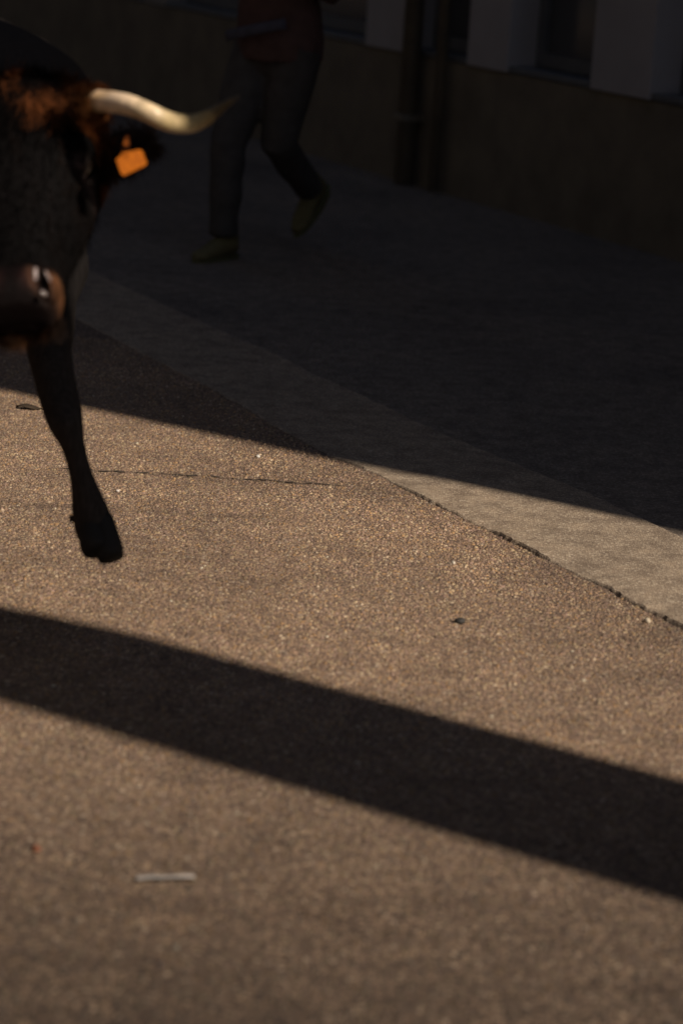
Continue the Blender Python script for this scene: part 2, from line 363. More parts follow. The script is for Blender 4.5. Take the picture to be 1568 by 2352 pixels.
# plinth
def plinth(x0, x1, arches, top=.69, depth=.10):
    bm = bmesh.new(); P = [(x0, 0)]
    for a, b, hgt in arches:
        P.append((a, 0))
        for i in range(1, 16):
            u = i/16; P.append((a+(b-a)*u, hgt*(1-abs(2*u-1)**2.2)**.8))
        P.append((b, 0))
    P += [(x1, 0), (x1, top), (x0, top)]
    fr = bm.faces.new([bm.verts.new((x, -.03, z)) for x, z in P])
    ex = bmesh.ops.extrude_face_region(bm, geom=[fr]); bmesh.ops.translate(bm, verts=[g for g in ex['geom'] if isinstance(g, bmesh.types.BMVert)], vec=(0, .10, 0))
    bmesh.ops.recalc_face_normals(bm, faces=bm.faces); bmesh.ops.triangulate(bm, faces=[f for f in bm.faces if len(f.verts) > 4])
    me = bpy.data.meshes.new('plinth'); bm.to_mesh(me); bm.free(); return me
ar = []
obj('plinth', plinth(-LEN, 0, sorted(ar)), M_PLINTH, house)
for a, b, hgt in ar: hb('recess', M_RECESS, a-.05, b+.05, -.014, .33, 0, .685, bevel=0)
piers = [(-11.80, -11.33), (-10.67, -10.27), (-9.50, -9.00)]
extra = [(-15.05, -14.65), (-17.6, -17.1), (-20.5, -20.0), (-7.6, -7.1), (-5.2, -4.7), (-2.6, -2.1), (-.45, -.02)]
for a, b in piers: hb('pier', M_PIER, a, b, -.045, .335, .694, 2.94)
for a, b in extra: hb('pier', M_WALL2, a, b, -.02, .335, .694, 2.94)
allp = sorted(piers+extra)
for (a, b), (c, d) in zip(allp[:-1], allp[1:]):
    w = obj('window', None and None or box_mesh('window', b+.004, b+.06, .12, .20, .73, 2.9, bevel=.004), M_FRAME, house)
    bm = bmesh.new()
    for q in ((b+.004, b+.06, .12, .2, .73, 2.9), (c-.06, c-.004, .12, .2, .73, 2.9), (b+.062, c-.062, .12, .2, .73, .80), (b+.062, c-.062, .12, .2, 2.82, 2.9), (b+.062, c-.062, .125, .195, 1.75, 1.80)): box_bm(bm, *q)
    bm.to_mesh(w.data); bm.free()
    obj('pane', box_mesh('pane', b+.062, c-.062, .155, .165, .802, 2.818), M_GLASS, w)
    hb('sill', M_FRAME, b+.004, c-.004, -.035, .11, .694, .726)
# twin rain pipes before the plinth
v, f = tube([(-11.16, -.10, .02), (-11.16, -.10, HT-.4)], [.052, .052], 14); pip = obj('rain_pipe', mesh_from('rain_pipe', v, f, True), M_PIPE, house)
v, f = tube([(-10.86, -.085, .02), (-10.86, -.085, HT-.4)], [.03, .03], 12); obj('rain_pipe', mesh_from('rain_pipe', v, f, True), M_PIPE, house)
for z in (.35, 1.6, 3.4, 5.5): obj('bracket', box_mesh('bracket', -11.225, -11.095, -.165, -.03, z, z+.035, bevel=.005), M_PIPE, pip)
for lv in (3.9, 7.1, 10.2):
    for i in range(15):
        x = -44 + i*3.05
        w = obj('window', box_mesh('window', x, x+1.1, -.04, -.002, lv, lv+1.7, bevel=.006), M_FRAME, house)
        obj('pane', box_mesh('pane', x+.08, x+1.02, -.052, -.041, lv+.08, lv+1.62), M_GLASS, w)
        hb('sill', M_STONE, x-.08, x+1.18, -.12, -.003, lv-.08, lv-.003)
hb('cornice', M_STONE, -LEN, .2, -.35, .35, HT+.003, HT+.3, bevel=.03)
hb('roof', M_ROOF, -LEN, .2, -.2, 9.2, HT+.304, HT+.6, bevel=.05)

# ------------------------------------------------------------------ buildings that close the street in behind the camera
def block(name, label, loc, rz, L_, D_, H_, mat, nx, floors):
    t = thing(name, label, 'house', loc, rz)
    obj('wall', box_mesh('wall', 0, L_, 0, D_, 0, H_), mat, t)
    for f in range(floors):
        for i in range(nx):
            x = (i+.5)*L_/nx - .55; z = .9 + f*3.1
            w = obj('window', box_mesh('window', x, x+1.1, -.05, -.003, z, z+1.6, bevel=.008), M_FRAME, t)
            obj('pane', box_mesh('pane', x+.08, x+1.02, -.062, -.051, z+.08, z+1.52), M_GLASS, w)
            obj('sill', box_mesh('sill', x-.1, x+1.2, -.15, -.004, z-.09, z-.004, bevel=.01), M_STONE, t)
    obj('cornice', box_mesh('cornice', -.2, L_+.2, -.3, D_+.2, H_+.003, H_+.35, bevel=.04), M_STONE, t)
    return t
# opposite row, facing the far house across the street
a = math.radians(118)
block('row_house', 'long grey row house along the near side of the street behind the camera', (-SN.x*-3.4 + SD.x*16, -SN.y*-3.4 + SD.y*16, 0), a, 60, 8, 15, M_WALL3, 18, 5)
# corner house beyond the side street, on the sunny side
block('corner_house', 'grey corner house beyond the side street behind the camera', (14.9, -14.4, 0), AZ, 18, 7, 12, M_WALL, 6, 4)
# house closing the far end of the street
block('end_house', 'grey house closing the far end of the street', (-24, 38, 0), math.radians(28), 26, 8, 13, M_WALL3, 8, 4)
# unseen stone pier added and shaped to cast the dark band across the near asphalt
PX = 4.2; PY = (3.755 - .53*PX)/.848
gp = thing('shadow_pier', 'unseen tall square stone pier added to cast the dark shadow band', 'shadow pier', (PX, PY, 0), math.radians(58))
# local x runs across the sun's direction
def frustum(z0, z1, a0, b0, a1, b1, w0, w1):
    bm = bmesh.new(); r0 = [bm.verts.new(p) for p in ((a0,-w0,z0),(b0,-w0,z0),(b0,w0,z0),(a0,w0,z0))]; r1 = [bm.verts.new(p) for p in ((a1,-w1,z1),(b1,-w1,z1),(b1,w1,z1),(a1,w1,z1))]
    bm.faces.new(r0[::-1]); bm.faces.new(r1)
    for i in range(4): bm.faces.new((r0[i], r0[(i+1) % 4], r1[(i+1) % 4], r1[i]))
    me = bpy.data.meshes.new('shaft'); bm.to_mesh(me); bm.free(); return me
obj('shaft', frustum(0, 4.5, -.27, .265, -.265, .262, .27, .265), M_STONE, gp)
obj('shaft', frustum(4.503, 5.15, -.265, .261, -.262, .165, .262, .25), M_STONE, gp)
obj('shaft', frustum(5.153, 9.5, -.262, .165, -.25, .11, .25, .25), M_STONE, gp)
# ------------------------------------------------------------------ the bull
Bb = Vector((-.72, .69, 0)).normalized(); Bp = Vector((.69, .72, 0)).normalized(); Z = Vector((0, 0, 1))
B0 = Vector((-.85, 5.10, 0))
bull = thing('bull', 'dark brown bull with long pale horn and orange ear tag', 'bull', B0)
def loc(me):                                  # world-built mesh -> local to the bull
    set_coords(me, coords(me) - np.array(B0)); return me
def part(name, v, f, mat, col=None, smooth=True, parent=None, **kw):
    me = mesh_from(name, v, f, smooth)
    if col is not None: set_color(me, np.array(col) if np.ndim(col) == 2 else np.tile(np.array(col), (len(me.vertices), 1)))
    bm = bmesh.new(); bm.from_mesh(me); bmesh.ops.recalc_face_normals(bm, faces=bm.faces); bm.to_mesh(me); bm.free()
    return obj(name, loc(me), mat, parent or bull, **kw)
# head frame: O at the poll, HF down the face, HS to the bull's left, HN out of the forehead
HO = pt(32, 205, 4.44); HT_ = pt(28, 660, 4.13)
HL = (HT_-HO).length; HF = (HT_-HO)/HL
HS = (CR*math.cos(.10) + FW*math.sin(.10)*-1); HS = (HS - HF*HS.dot(HF)).normalized(); HN = HF.cross(HS)
if HN.dot(FW) > 0: HN = -HN
def hp(t, s, n): return HO + HF*(t*HL) + HS*s + HN*n
def head_ring(t, hw, hd, off, e=2.4, n=36):
    out = []
    for j in range(n):
        a = 2*math.pi*j/n; c, s = math.cos(a), math.sin(a)
        out.append(hp(t, hw*math.copysign(abs(c)**(2/e), c), off + hd*math.copysign(abs(s)**(2/e), s)))
    return out
hr = [(-.20, .05, .045, -.11), (-.14, .085, .075, -.105), (-.05, .108, .10, -.10), (.05, .122, .115, -.105), (.16, .130, .128, -.115), (.27, .132, .134, -.128),
      (.38, .122, .130, -.135), (.52, .100, .112, -.125), (.66, .086, .094, -.105), (.80, .074, .078, -.085), (.90, .077, .070, -.076), (.98, .077, .056, -.066), (1.03, .064, .040, -.064), (1.07, .038, .024, -.068)]
parts = [ring_loft([head_ring(*r) for r in hr])]
jaw = [hp(.25, 0, -.2), hp(.5, 0, -.185), hp(.75, 0, -.13), hp(.95, 0, -.098), hp(1.02, 0, -.094)]
parts.append(tube(jaw, [(.085, .07), (.075, .055), (.056, .042), (.048, .030), (.028, .018)], 20, side=HS))
for s in (-1, 1):
    parts.append(tube([hp(.16, s*.105, -.06), hp(.27, s*.112, -.045), hp(.36, s*.104, -.055)], [.02, .034, .02], 12))     # brow over the eye
    parts.append(tube([hp(-.06, s*.06, -.08), hp(.02, s*.115, -.08), hp(.05, s*.135, -.085)], [.058, .046, .030], 14))     # horn root
    parts.append(tube([hp(.12, s*.08, -.13), hp(.14, s*.15, -.14)], [.045, .03], 12))                                      # ear root
    parts.append(tube([hp(.90, s*.047, -.03), hp(.98, s*.054, -.022), hp(1.03, s*.045, -.03)], [.022, .032, .024], 14))     # nostril wing
# trunk
def trunk(t, z, w, h, n=32):
    c = B0 + Bb*t + Z*z
    return [c + Bp*w*math.cos(2*math.pi*j/n) + Z*h*math.sin(2*math.pi*j/n) for j in range(n)]
parts.append(ring_loft([trunk(*r) for r in [(-.26, .93, .09, .14), (-.17, .93, .17, .25), (0, .92, .24, .29), (.25, .93, .27, .305), (.6, .95, .295, .305), (.95, .99, .295, .31), (1.25, 1.02, .25, .27), (1.45, 1.04, .19, .22), (1.56, 1.03, .10, .13)]]))
parts.append(tube([B0+Bb*-.02+Z*1.08, B0+Bb*.28+Z*1.11, B0+Bb*.6+Z*1.09], [.11, .14, .12], 18))           # hump over the withers
nb = B0 + Bb*.05 + Z*1.06
parts.append(tube(spline([nb, B0 + Bb*-.24 + Z*1.07 + Bp*-.03, hp(.12, 0, -.22)], 4), [(.26, .25), (.25, .24), (.23, .22), (.21, .20), (.195, .185), (.175, .17), (.155, .16), (.135, .14), (.12, .12)], 24))
parts.append(tube([B0+Bb*-.30+Z*.92, B0+Bb*-.14+Z*.72, B0+Bb*.1+Z*.66], [.07, .10, .09], 16))           # brisket
# raised left foreleg (in frame): outline measured joint by joint
D = 4.98
leg = [(112, 690, 5.08, 66), (112, 760, 5.05, 60), (114, 810, 5.03, 52), (124, 860, 5.0, 48), (134, 905, D, 47), (146, 950, D-.03, 45), (155, 985, D-.05, 39), (166, 1015, D-.05, 30), (177, 1055, D-.04, 26), (187, 1092, D-.03, 28), (197, 1130, D-.02, 34), (205, 1165, D-.01, 42), (213, 1195, D, 46), (219, 1215, D, 47), (224, 1232, D-.01, 46)]
parts.append(tube([B0+Bp*.15+Bb*-.0+Z*1.0, pt(100, 640, 5.12)] + [pt(x, y, d) for x, y, d, r in leg], [(.13, .16), (.10, .12)] + [(r/FPX*d, r/FPX*d*(1.0 if y > 1000 else 1.12)) for x, y, d, r in leg], 20, side=CR))
for dx in (-37,): parts.append(tube([pt(172, 1186, D+.03), pt(157, 1203, D+.03)], [.014, .006], 8))
# planted right foreleg and hind legs
def post(base, pts_, radii): parts.append(tube([base + Bb*u + Z*z for u, z in pts_], radii, 18))
b1 = B0 + Bp*-.19 + Bb*.05
post(b1, [(0, 1.0), (.02, .72), (.01, .55), (-.01, .40), (0, .30), (.0, .18), (-.03, .09), (-.05, .06)], [.13, .095, .07, .055, .036, .036, .045, .045])
hind = []
for s, u0 in ((-1, 1.18), (1, 1.32)):
    b2 = B0 + Bp*(s*.17) + Bb*u0
    post(b2, [(-.02, 1.0), (-.06, .78), (.02, .62), (.14, .47), (.12, .40), (.07, .24), (.05, .13), (.01, .07)], [.17, .13, .085, .055, .045, .036, .044, .045]); hind.append(b2 + Bb*.01)
body = remesh('body', parts, .0085, 5)
P = coords(body); rel = P - np.array(HO)
t_ = rel @ np.array(HF)/HL; s_ = rel @ np.array(HS); n_ = rel @ np.array(HN)
head = (t_ > -.2) & (t_ < 1.2) & (abs(s_) < .2) & (n_ > -.30)
Nv = normals(body)
# hollow eye sockets and nostrils
for s in (-1, 1):
    d = ((t_-.30)*HL/.026)**2 + ((s_-s*.118)/.02)**2 + ((n_+.062)/.03)**2; P -= Nv*(.010*np.exp(-d*.8))[:, None]
    q = s*s_; a_, b_ = (t_-.985)*HL, q-.055
    u, w = a_*.86 + b_*.5, -a_*.5 + b_*.86
    d = (u/.022)**2 + (w/.011)**2; P -= np.array(HN)*np.where(n_ > -.09, .026*np.exp(-d*1.1), 0)[:, None]
# muscle and coat unevenness
for i in range(0, len(P)): pass
set_coords(body, P)
col = np.where((head & (t_ > -.1) & (t_ < 1.1))[:, None], np.array([[.0042, .0036, .0036]]), np.array([[.013, .011, .0105]]))  # sunlit face coloured darker than the shaded body
def blend(c, w): 
    global col
    w = np.clip(w, 0, 1)[:, None]; col = col*(1-w) + np.array(c)*w
blend((.045, .018, .009), np.where(head, np.clip((.10-t_)/.14, 0, 1)*np.exp(-((np.abs(s_)-.125)/.05)**2), 0)*.9)                                    # brown poll
blend((.0055, .0046, .0046), np.where(head & (abs(s_) < .07), 1-abs(t_-.5)/.4, 0))
mz = np.where(head & (n_ > -.16), np.clip((t_-.86)/.06, 0, 1), 0)
blend((.007, .0045, .004), mz)
blend((.12, .050, .022), np.where(head & (n_ > -.075), np.exp(-(((t_-.97)*HL/.032)**2 + ((np.abs(s_)-.076)/.010)**2))*.8, 0))
blend((.075, .052, .046), np.where(head, np.exp(-(((t_-.345)*HL/.014)**2 + ((np.abs(s_)-.118)/.014)**2)), 0))    # tan nostril wings above; here the eye glint, painted pale on the lid
blend((.014, .008, .007), np.where(head, np.exp(-(((t_-.99)*HL/.034)**2 + ((np.abs(s_)-.028)/.018)**2))*.8, 0))
blend((.008, .006, .006), np.where(head, np.exp(-1.6*((((t_-.985)*HL*.86+(np.abs(s_)-.055)*.5)/.017)**2 + ((-(t_-.985)*HL*.5+(np.abs(s_)-.055)*.86)/.009)**2)), 0))
blend((.030, .016, .010), np.where((t_ > 1.16) & (n_ > -.5) & (P[:, 2] > .62) & (P[:, 1] < 5.0), .7, 0))
blend((.036, .029, .025), np.clip((.72-P[:, 2])/.1, 0, 1))  # legs lightened in colour to lift their shade
blend((.034, .027, .023), np.where(head & (t_ > -.15), 0, np.clip((P[:, 2]-1.08)/.08, 0, 1)))  # back lightened in colour where it stands in shade
set_color(body, col); obj('body', loc(body), M_HIDE, bull)
# wet nose pad between and around the nostrils
nu, nv = 44, 30; V, F, Cn = [], [], []
for j in range(nv+1):
    for i in range(nu+1):
        u, w = i/nu*2-1, j/nv*2-1
        s = u*.0755*(1-.24*w*w); t = .985 + w*.085
        bulge = .010*(1-u*u)*(1-w*w) + .012*math.exp(-((abs(s)-.060)/.016)**2 - (w/.7)**2)
        base = .004 - .030*max(0, abs(u)-.25)**2 - .016*max(0, w+.2)**2
        aa, bb = (t-.99)*HL, abs(s)-.053
        uu, ww = aa*.97+bb*.22, -aa*.22+bb*.97
        dent = .028*math.exp(-1.2*((uu/.034)**2 + (ww/.0115)**2))
        edge = max(abs(u), abs(w)); sink = -.03*max(0, (edge-.86)/.14)**2
        V.append(hp(t, s, base + bulge - dent + sink + .0012*noise.noise(Vector((s*160, t*90, 3)))))
        hol = math.exp(-1.5*((uu/.029)**2 + (ww/.0085)**2)); rd = math.hypot(uu/.038, ww/.018)
        rim = math.exp(-((rd-1.0)/.38)**2)*(1 if abs(s) > .05 else .35)*math.exp(-(max(0, w-.15)/.35)**2)
        c = np.array([.0055, .0036, .0034])*(1-rim) + np.array([.13, .060, .034])*rim
        c = c + np.array([.022, .008, .007])*math.exp(-((abs(s)-.026)/.012)**2 - ((w+.1)/.5)**2)*(1-rim)*.6
        Cn.append(c*(1-.96*hol))
for j in range(nv):
    for i in range(nu): F.append((j*(nu+1)+i, j*(nu+1)+i+1, (j+1)*(nu+1)+i+1, (j+1)*(nu+1)+i))
nose = part('nose', V, F, M_NOSE, np.array(Cn))
if nose.data.polygons[nu*nv//2].normal.dot(HN) < 0: nose.data.flip_normals()
# nostril glints modelled as pale glossy arcs along the moist edges
for sg in (-1, 1):
    for a0, a1, rad in ((.30, 1.45, .0044), (2.35, 3.0, .0036), (-1.75, -.95, .0024)):
        pp = []
        for i in range(9):
            a = a0 + (a1-a0)*i/8; uu, ww = -.034*math.cos(a), .0115*math.sin(a)*-1
            aa, bb = uu*.97 - ww*.22, uu*.22 + ww*.97
            pp.append(hp(.99 + aa/HL, sg*(.053+bb), .0015 + .003*math.sin(i)))
        v, f = tube(pp, [rad*(.35 + .65*math.sin(math.pi*(i+.5)/9)) for i in range(9)], 10)
        part('nostril_glint', v, f, M_WET_GLINT, (.30, .235, .22))
# eyes
sv, sf = (lambda bm: ([v.co.copy() for v in bm.verts], [tuple(v.index for v in f.verts) for f in bm.faces]))((lambda b: (bmesh.ops.create_uvsphere(b, u_segments=20, v_segments=12, radius=.021), b)[1])(bmesh.new()))
for s in (-1, 1):
    c = hp(.30, s*.112, -.064); part('eye', [v + c for v in sv], sf, M_EYE)
# horns: cream root, dark tip; mid-length darkened in colour to shift the highlight rootward
hpath = [(205, 234, 4.35, 26), (230, 232, 4.33, 25), (288, 239, 4.285, 24), (340, 258, 4.26, 22.5), (390, 280, 4.285, 22.5), (438, 284, 4.35, 21), (475, 270, 4.40, 16.5), (503, 250, 4.43, 12), (525, 235, 4.45, 8), (543, 225, 4.46, 4.5), (548, 221, 4.465, 2)]
def horn(mirror):
    pr = [np.array([*pt(x, y, d), r/FPX*d]) for x, y, d, r in hpath]; sp = spline(pr, 6); pts_ = [Vector(p[:3]) for p in sp]
    rad = [float(max(.001, p[3]))*(1+.025*math.sin(i*2.3)*max(0, 1-i/24)) for i, p in enumerate(sp)]
    if mirror: pts_ = [p - HS*(2*(p-HO).dot(HS)) for p in pts_]
    v, f = tube(pts_, rad, 28); cols = []
    for i in range(len(pts_)):
        u = i/(len(pts_)-1)
        for j in range(28):
            n = .07*noise.noise(Vector(v[i*28+j])*40) + .03*noise.noise(Vector((i*.9, j*.05, 3)))
            cols.append(np.array([(1+.22*noise.noise(Vector((i*.55, j*.25, 8))) - .20*max(0, noise.noise(Vector((i*1.7, j*.6, 1)))))*np.interp(u+n, [0, .08, .16, .29, .42, .56, .70, .92, 1], ch) for ch in ((.40,.74,.80,.70,.46,.30,.10,.05,.42), (.18,.46,.585,.52,.34,.19,.062,.034,.33), (.045,.20,.41,.32,.165,.075,.026,.018,.17))]))
    return part('horn', v, f, M_HORN, np.array(cols))
horn(False); horn(True)

# ears: cupped leaves
def ear(s):
    rows, m_ = 14, 9; V, F = [], []
    a = hp(.13, s*.125, -.14); tip = pt(352, 318, 4.47)
    if s < 0: tip = tip - HS*(2*(tip-HO).dot(HS))
    ax = (tip-a); Ln = ax.length; ax = ax/Ln; wv = (HF - ax*HF.dot(ax)).normalized(); nv_ = ax.cross(wv)
    if nv_.dot(FW) > 0: nv_ = -nv_
    for i in range(rows+1):
        u = i/rows; w = .046*math.sin(math.pi*(u*.86+.12))**.8*(1 if u < .98 else .3)
        for j in range(m_):
            q = j/(m_-1)*2-1
            V.append(a + ax*(u*Ln) + wv*(q*w) + nv_*(-.020*(1-q*q) + .006*math.sin(3*u)) )
    for i in range(rows):
        for j in range(m_-1): F.append((i*m_+j, i*m_+j+1, (i+1)*m_+j+1, (i+1)*m_+j))
    o = part('ear', V, F, M_HIDE, (.022, .015, .012)); sm = o.modifiers.new('thick', 'SOLIDIFY'); sm.thickness = .006; sm.offset = 0
    return a, ax, Ln, wv, nv_
ear_frames = [ear(1), ear(-1)]
# orange ear tag with its stem
def tag():
    d = 4.295; cs = [(266, 367), (284, 350), (321, 343), (327, 347), (337, 372), (335, 380), (285, 404), (279, 402)]
    fr = [pt(x, y, d + .012*(x-300)/60) for x, y in cs]; ctr = sum(fr, Vector())/len(fr)
    bm = bmesh.new(); f = bm.faces.new([bm.verts.new(p) for p in fr]); ex = bmesh.ops.extrude_face_region(bm, geom=[f])
    bmesh.ops.translate(bm, verts=[g for g in ex['geom'] if isinstance(g, bmesh.types.BMVert)], vec=FW*.0025); bmesh.ops.recalc_face_normals(bm, faces=bm.faces)
    bmesh.ops.bevel(bm, geom=bm.edges[:], offset=.0008, segments=1, affect='EDGES')
    me = bpy.data.meshes.new('ear_tag'); bm.to_mesh(me); bm.free()
    t = obj('ear_tag', loc(me), M_TAG, bull, label='square orange plastic ear tag')
    V = [pt(x, y, dd) for x, y, dd in ((291, 309, 4.40), (297, 311, 4.40), (297, 356, 4.290), (279, 358, 4.290), (281, 335, 4.32))]
    V2 = [p + FW*.004 for p in V]; n = len(V)
    me = mesh_from('tag_stem', V+V2, [tuple(range(n)), tuple(range(2*n-1, n-1, -1))] + [(i, i+n, (i+1) % n + n, (i+1) % n) for i in range(n)])
    obj('tag_stem', loc(me), plain('stem_plastic', (.22, .055, .004), .6), t)
tag()
# hooves: two claws to a foot
def claw(c0, c1, r0, r1, side):
    rings = []
    for i in range(7):
        u = i/6; c = c0.lerp(c1, u); r = r0 + (r1-r0)*u**.8
        if i == 6: r *= .86
        rings.append((c, (r, r*1.25)))
    v, f = tube([q[0] for q in rings], [q[1] for q in rings], 18, side=side); return part('hoof', v, f, M_HOOF)
claw(pt(206, 1190, D), pt(222, 1267, D-.03), .0250, .0325, CR); claw(pt(232, 1190, D), pt(256, 1283, D-.025), .0250, .0305, CR)
for base in [b1 + Bb*-.05] + hind:
    for s in (-1, 1): claw(base + Bp*(s*.026) + Z*.075, base + Bp*(s*.030) + Bb*-.03 + Z*.004, .026, .033, Bp)
# tail
tb = B0 + Bb*1.55 + Z*1.12
sp = spline([tb, tb+Bb*.09-Z*.08, tb+Bb*.11-Z*.35, tb+Bb*.08-Z*.6, tb+Bb*.1-Z*.78], 5)
v, f = tube(sp, [.035-.022*i/(len(sp)-1) for i in range(len(sp)-2)] + [.03, .012], 12); part('tail', v, f, M_HIDE, (.02, .016, .015))
# coat: individual hairs, longer and brown over the poll, short and dark down the face, shaggy at ear and throat
BODY = bpy.data.objects['body'].data
pc = np.empty(len(BODY.polygons)*3); BODY.polygons.foreach_get('center', pc); pc = pc.reshape(-1, 3) + np.array(B0)
pn = np.empty(len(BODY.polygons)*3); BODY.polygons.foreach_get('normal', pn); pn = pn.reshape(-1, 3)
rl = pc - np.array(HO); ft = rl @ np.array(HF)/HL; fs = rl @ np.array(HS); fn = rl @ np.array(HN)
HVs, HFs, HCs = [], [], []
def hairs(mask, count, length, width, flow, lift, colfn, curl=.3):
    idx = np.flatnonzero(mask)
    if not len(idx): return
    for k in rng.choice(idx, count):
        p = Vector(pc[k]) + Vector(rng.normal(0, .005, 3)); n = Vector(pn[k]); fl = flow(k); L_ = length(k)*rng.uniform(.6, 1.3)
        d = (fl - n*fl.dot(n)).normalized() + n*lift + Vector(rng.normal(0, curl, 3)); d.normalize()
        sd_ = d.cross(n).normalized()*width*rng.uniform(.6, 1.3); p = p - n*.002
        d2 = (d - n*lift*.8 + Vector(rng.normal(0, curl, 3))).normalized(); m1 = p + d*L_*.5; m2 = m1 + d2*L_*.5
        b = len(HVs); HVs.extend([p-sd_, p+sd_, m1+sd_*.8, m1-sd_*.8, m2]); HFs.extend([(b, b+1, b+2, b+3), (b+3, b+2, b+4)])
        c = np.array(colfn(k))*rng.uniform(.55, 1.5); HCs.extend([c*.6, c*.6, c, c, c*1.25])
def lerp(a, b, u): u = min(1, max(0, u)); return np.array(a)*(1-u) + np.array(b)*u
hd = (ft > -.25) & (ft < 1.12) & (abs(fs) < .19) & (fn > -.26)
def cl(k):
    q = noise.noise(Vector(pc[k])*26); return q
poll = hd & (ft < .2) & (fn > -.2)
hairs(poll, 13000, lambda k: .042, .00065, lambda k: HF*.9 + HS*(fs[k]*3 + .8*cl(k)), .55,
      lambda k: lerp((.006, .0045, .004), (.25, .078, .024), (.90*math.exp(-((abs(fs[k])-.125)/.045)**2) + .14*math.exp(-((fs[k]-.02)/.03)**2))*max(0, 1-max(0, ft[k]-.06)/.16) + 1.1*noise.noise(Vector((fs[k]*38, ft[k]*5, 2))) + .3*cl(k) - .05), .22)
hairs(hd & (ft >= .08) & (ft < .90), 17000, lambda k: .013 if ft[k] > .3 else .022, .0008, lambda k: HF + HS*(fs[k]*2.5), .22,
      lambda k: lerp((.0022, .0019, .0018), (.0095, .0058, .0044), 0 + 1.8*noise.noise(Vector((fs[k]*55, ft[k]*3.2, 4)))), .12)
hairs((ft > 1.0) & (ft < 1.8) & (fn < -.09) & (fn > -.7) & (pc[:, 1] < 5.05) & (pc[:, 2] > .58) & (pn[:, 1] < .1), 3800, lambda k: .035, .001, lambda k: Vector((0, -.1, -1)), .35,
      lambda k: lerp((.02, .012, .009), (.12, .048, .018), .15 + 1.9*cl(k)), .3)
hairs((pc[:, 2] > .30) & (pc[:, 2] < .9) & (pc[:, 1] < 5.1) & (pc[:, 0] > -.75) & (ft > 1.1), 4500, lambda k: .010, .0007, lambda k: Vector((0, 0, -1)), .2, lambda k: (.036, .029, .025), .12)  # leg hairs in the same lifted shade tone
for a_, ax_, Ln_, wv_, nv_ in ear_frames:
    for _ in range(1500):
        u = rng.uniform(.0, 1.0); q = rng.uniform(-1, 1); w = .046*math.sin(math.pi*(u*.86+.12))**.8
        p = a_ + ax_*(u*Ln_) + wv_*(q*w) + nv_*(-.020*(1-q*q)+.004); d = (ax_*.35 + wv_*(q*1.0) + Vector((0, 0, -.35)) + nv_*.25 + Vector(rng.normal(0, .3, 3))).normalized()
        L_ = rng.uniform(.018, .045); sd_ = d.cross(nv_).normalized()*.0009; b = len(HVs)
        HVs.extend([p-sd_, p+sd_, p+d*L_*.6+sd_*.8, p+d*L_*.6-sd_*.8, p+d*L_+Vector((0, 0, -.006))]); HFs.extend([(b, b+1, b+2, b+3), (b+3, b+2, b+4)])
        c = np.array(lerp((.016, .011, .009), (.06, .026, .013), rng.random()**2)); HCs.extend([c]*5)
for mir in (0, 1):
    ha, hb_ = pt(192, 232, 4.36), pt(240, 234, 4.32); ax_ = (hb_-ha).normalized(); e1 = ax_.cross(HF).normalized(); e2 = ax_.cross(e1)
    for _ in range(2600):
        a_ = rng.uniform(0, 6.283); u = rng.uniform(-.3, .72)**1; r_ = .026 + .004*rng.normal(); p = ha.lerp(hb_, u) + (e1*math.cos(a_) + e2*math.sin(a_))*r_
        d = (ax_*.9 + (e1*math.cos(a_) + e2*math.sin(a_))*.25 + HF*.35 + Vector(rng.normal(0, .25, 3))).normalized(); L_ = rng.uniform(.012, .026)*(1.15-u*.6)
        if mir: p = p - HS*(2*(p-HO).dot(HS)); d = d - HS*(2*d.dot(HS))
        sd_ = d.cross(FW).normalized()*.0007; b = len(HVs); HVs.extend([p-sd_, p+sd_, p+d*L_*.6+sd_*.8, p+d*L_*.6-sd_*.8, p+d*L_]); HFs.extend([(b, b+1, b+2, b+3), (b+3, b+2, b+4)])
        q = noise.noise(Vector((math.cos(a_)*3, math.sin(a_)*3, 1))); c = np.array(lerp((.02, .009, .005), (.19, .068, .022), .45 + 1.1*q + .25*u))*rng.uniform(.6, 1.3); HCs.extend([c*.6, c*.6, c, c, c*1.2])
me = mesh_from('hair', HVs, HFs, True); set_color(me, np.array(HCs)); obj('hair', loc(me), M_HAIR, bull, kind='stuff')

# ------------------------------------------------------------------ runner behind the bull
PH = Vector((-.55, -.835, 0)).normalized(); PL = Vector((.835, -.55, 0)).normalized()          # facing; to their left
P0 = Vector((-.41, 10.28, 0))
man = thing('person', 'person striding in the shade behind the bull, dark trousers, red jacket, olive trainers', 'person', P0)
def wp(f_, l_, z): return PH*f_ + PL*l_ + Z*z
M_SKIN = flesh('skin', .55, .1, 90)
M_TROU = plain('trousers', (.064, .055, .050)); M_RED = plain('red_jacket', (.092, .050, .043)); M_BLUE = plain('blue_stripe', (.07, .068, .092)); M_SHOE = plain('olive_shoe', (.14, .112, .05)); M_SOLE = plain('pale_sole', (.11, .10, .045)); M_BLACKHAIR = plain('black_hair', (.012, .01, .009))
lf, rf = wp(-.20, .10, 0), wp(.03, -.09, 0)             # left foot trails, right foot planted
hipL, hipR = wp(-.05, .10, .90), wp(-.05, -.10, .90)
kneeL, kneeR = wp(.0, .06, .50), wp(.14, -.10, .48)
ankL, ankR = wp(-.34, .0, .27), wp(.16, -.09, .09)
legs = [(hipL, kneeL, ankL), (hipR, kneeR, ankR)]
bp_ = []
bp_.append(tube([wp(-.05, 0, .86), wp(-.05, 0, .98), wp(-.03, 0, 1.12), wp(0, 0, 1.3), wp(.02, 0, 1.42), wp(.03, 0, 1.47)], [(.16, .11), (.155, .11), (.14, .10), (.17, .115), (.17, .10), (.08, .07)], 24, side=PL))
bp_.append(tube([wp(.03, 0, 1.44), wp(.05, 0, 1.55)], [.058, .055], 16))
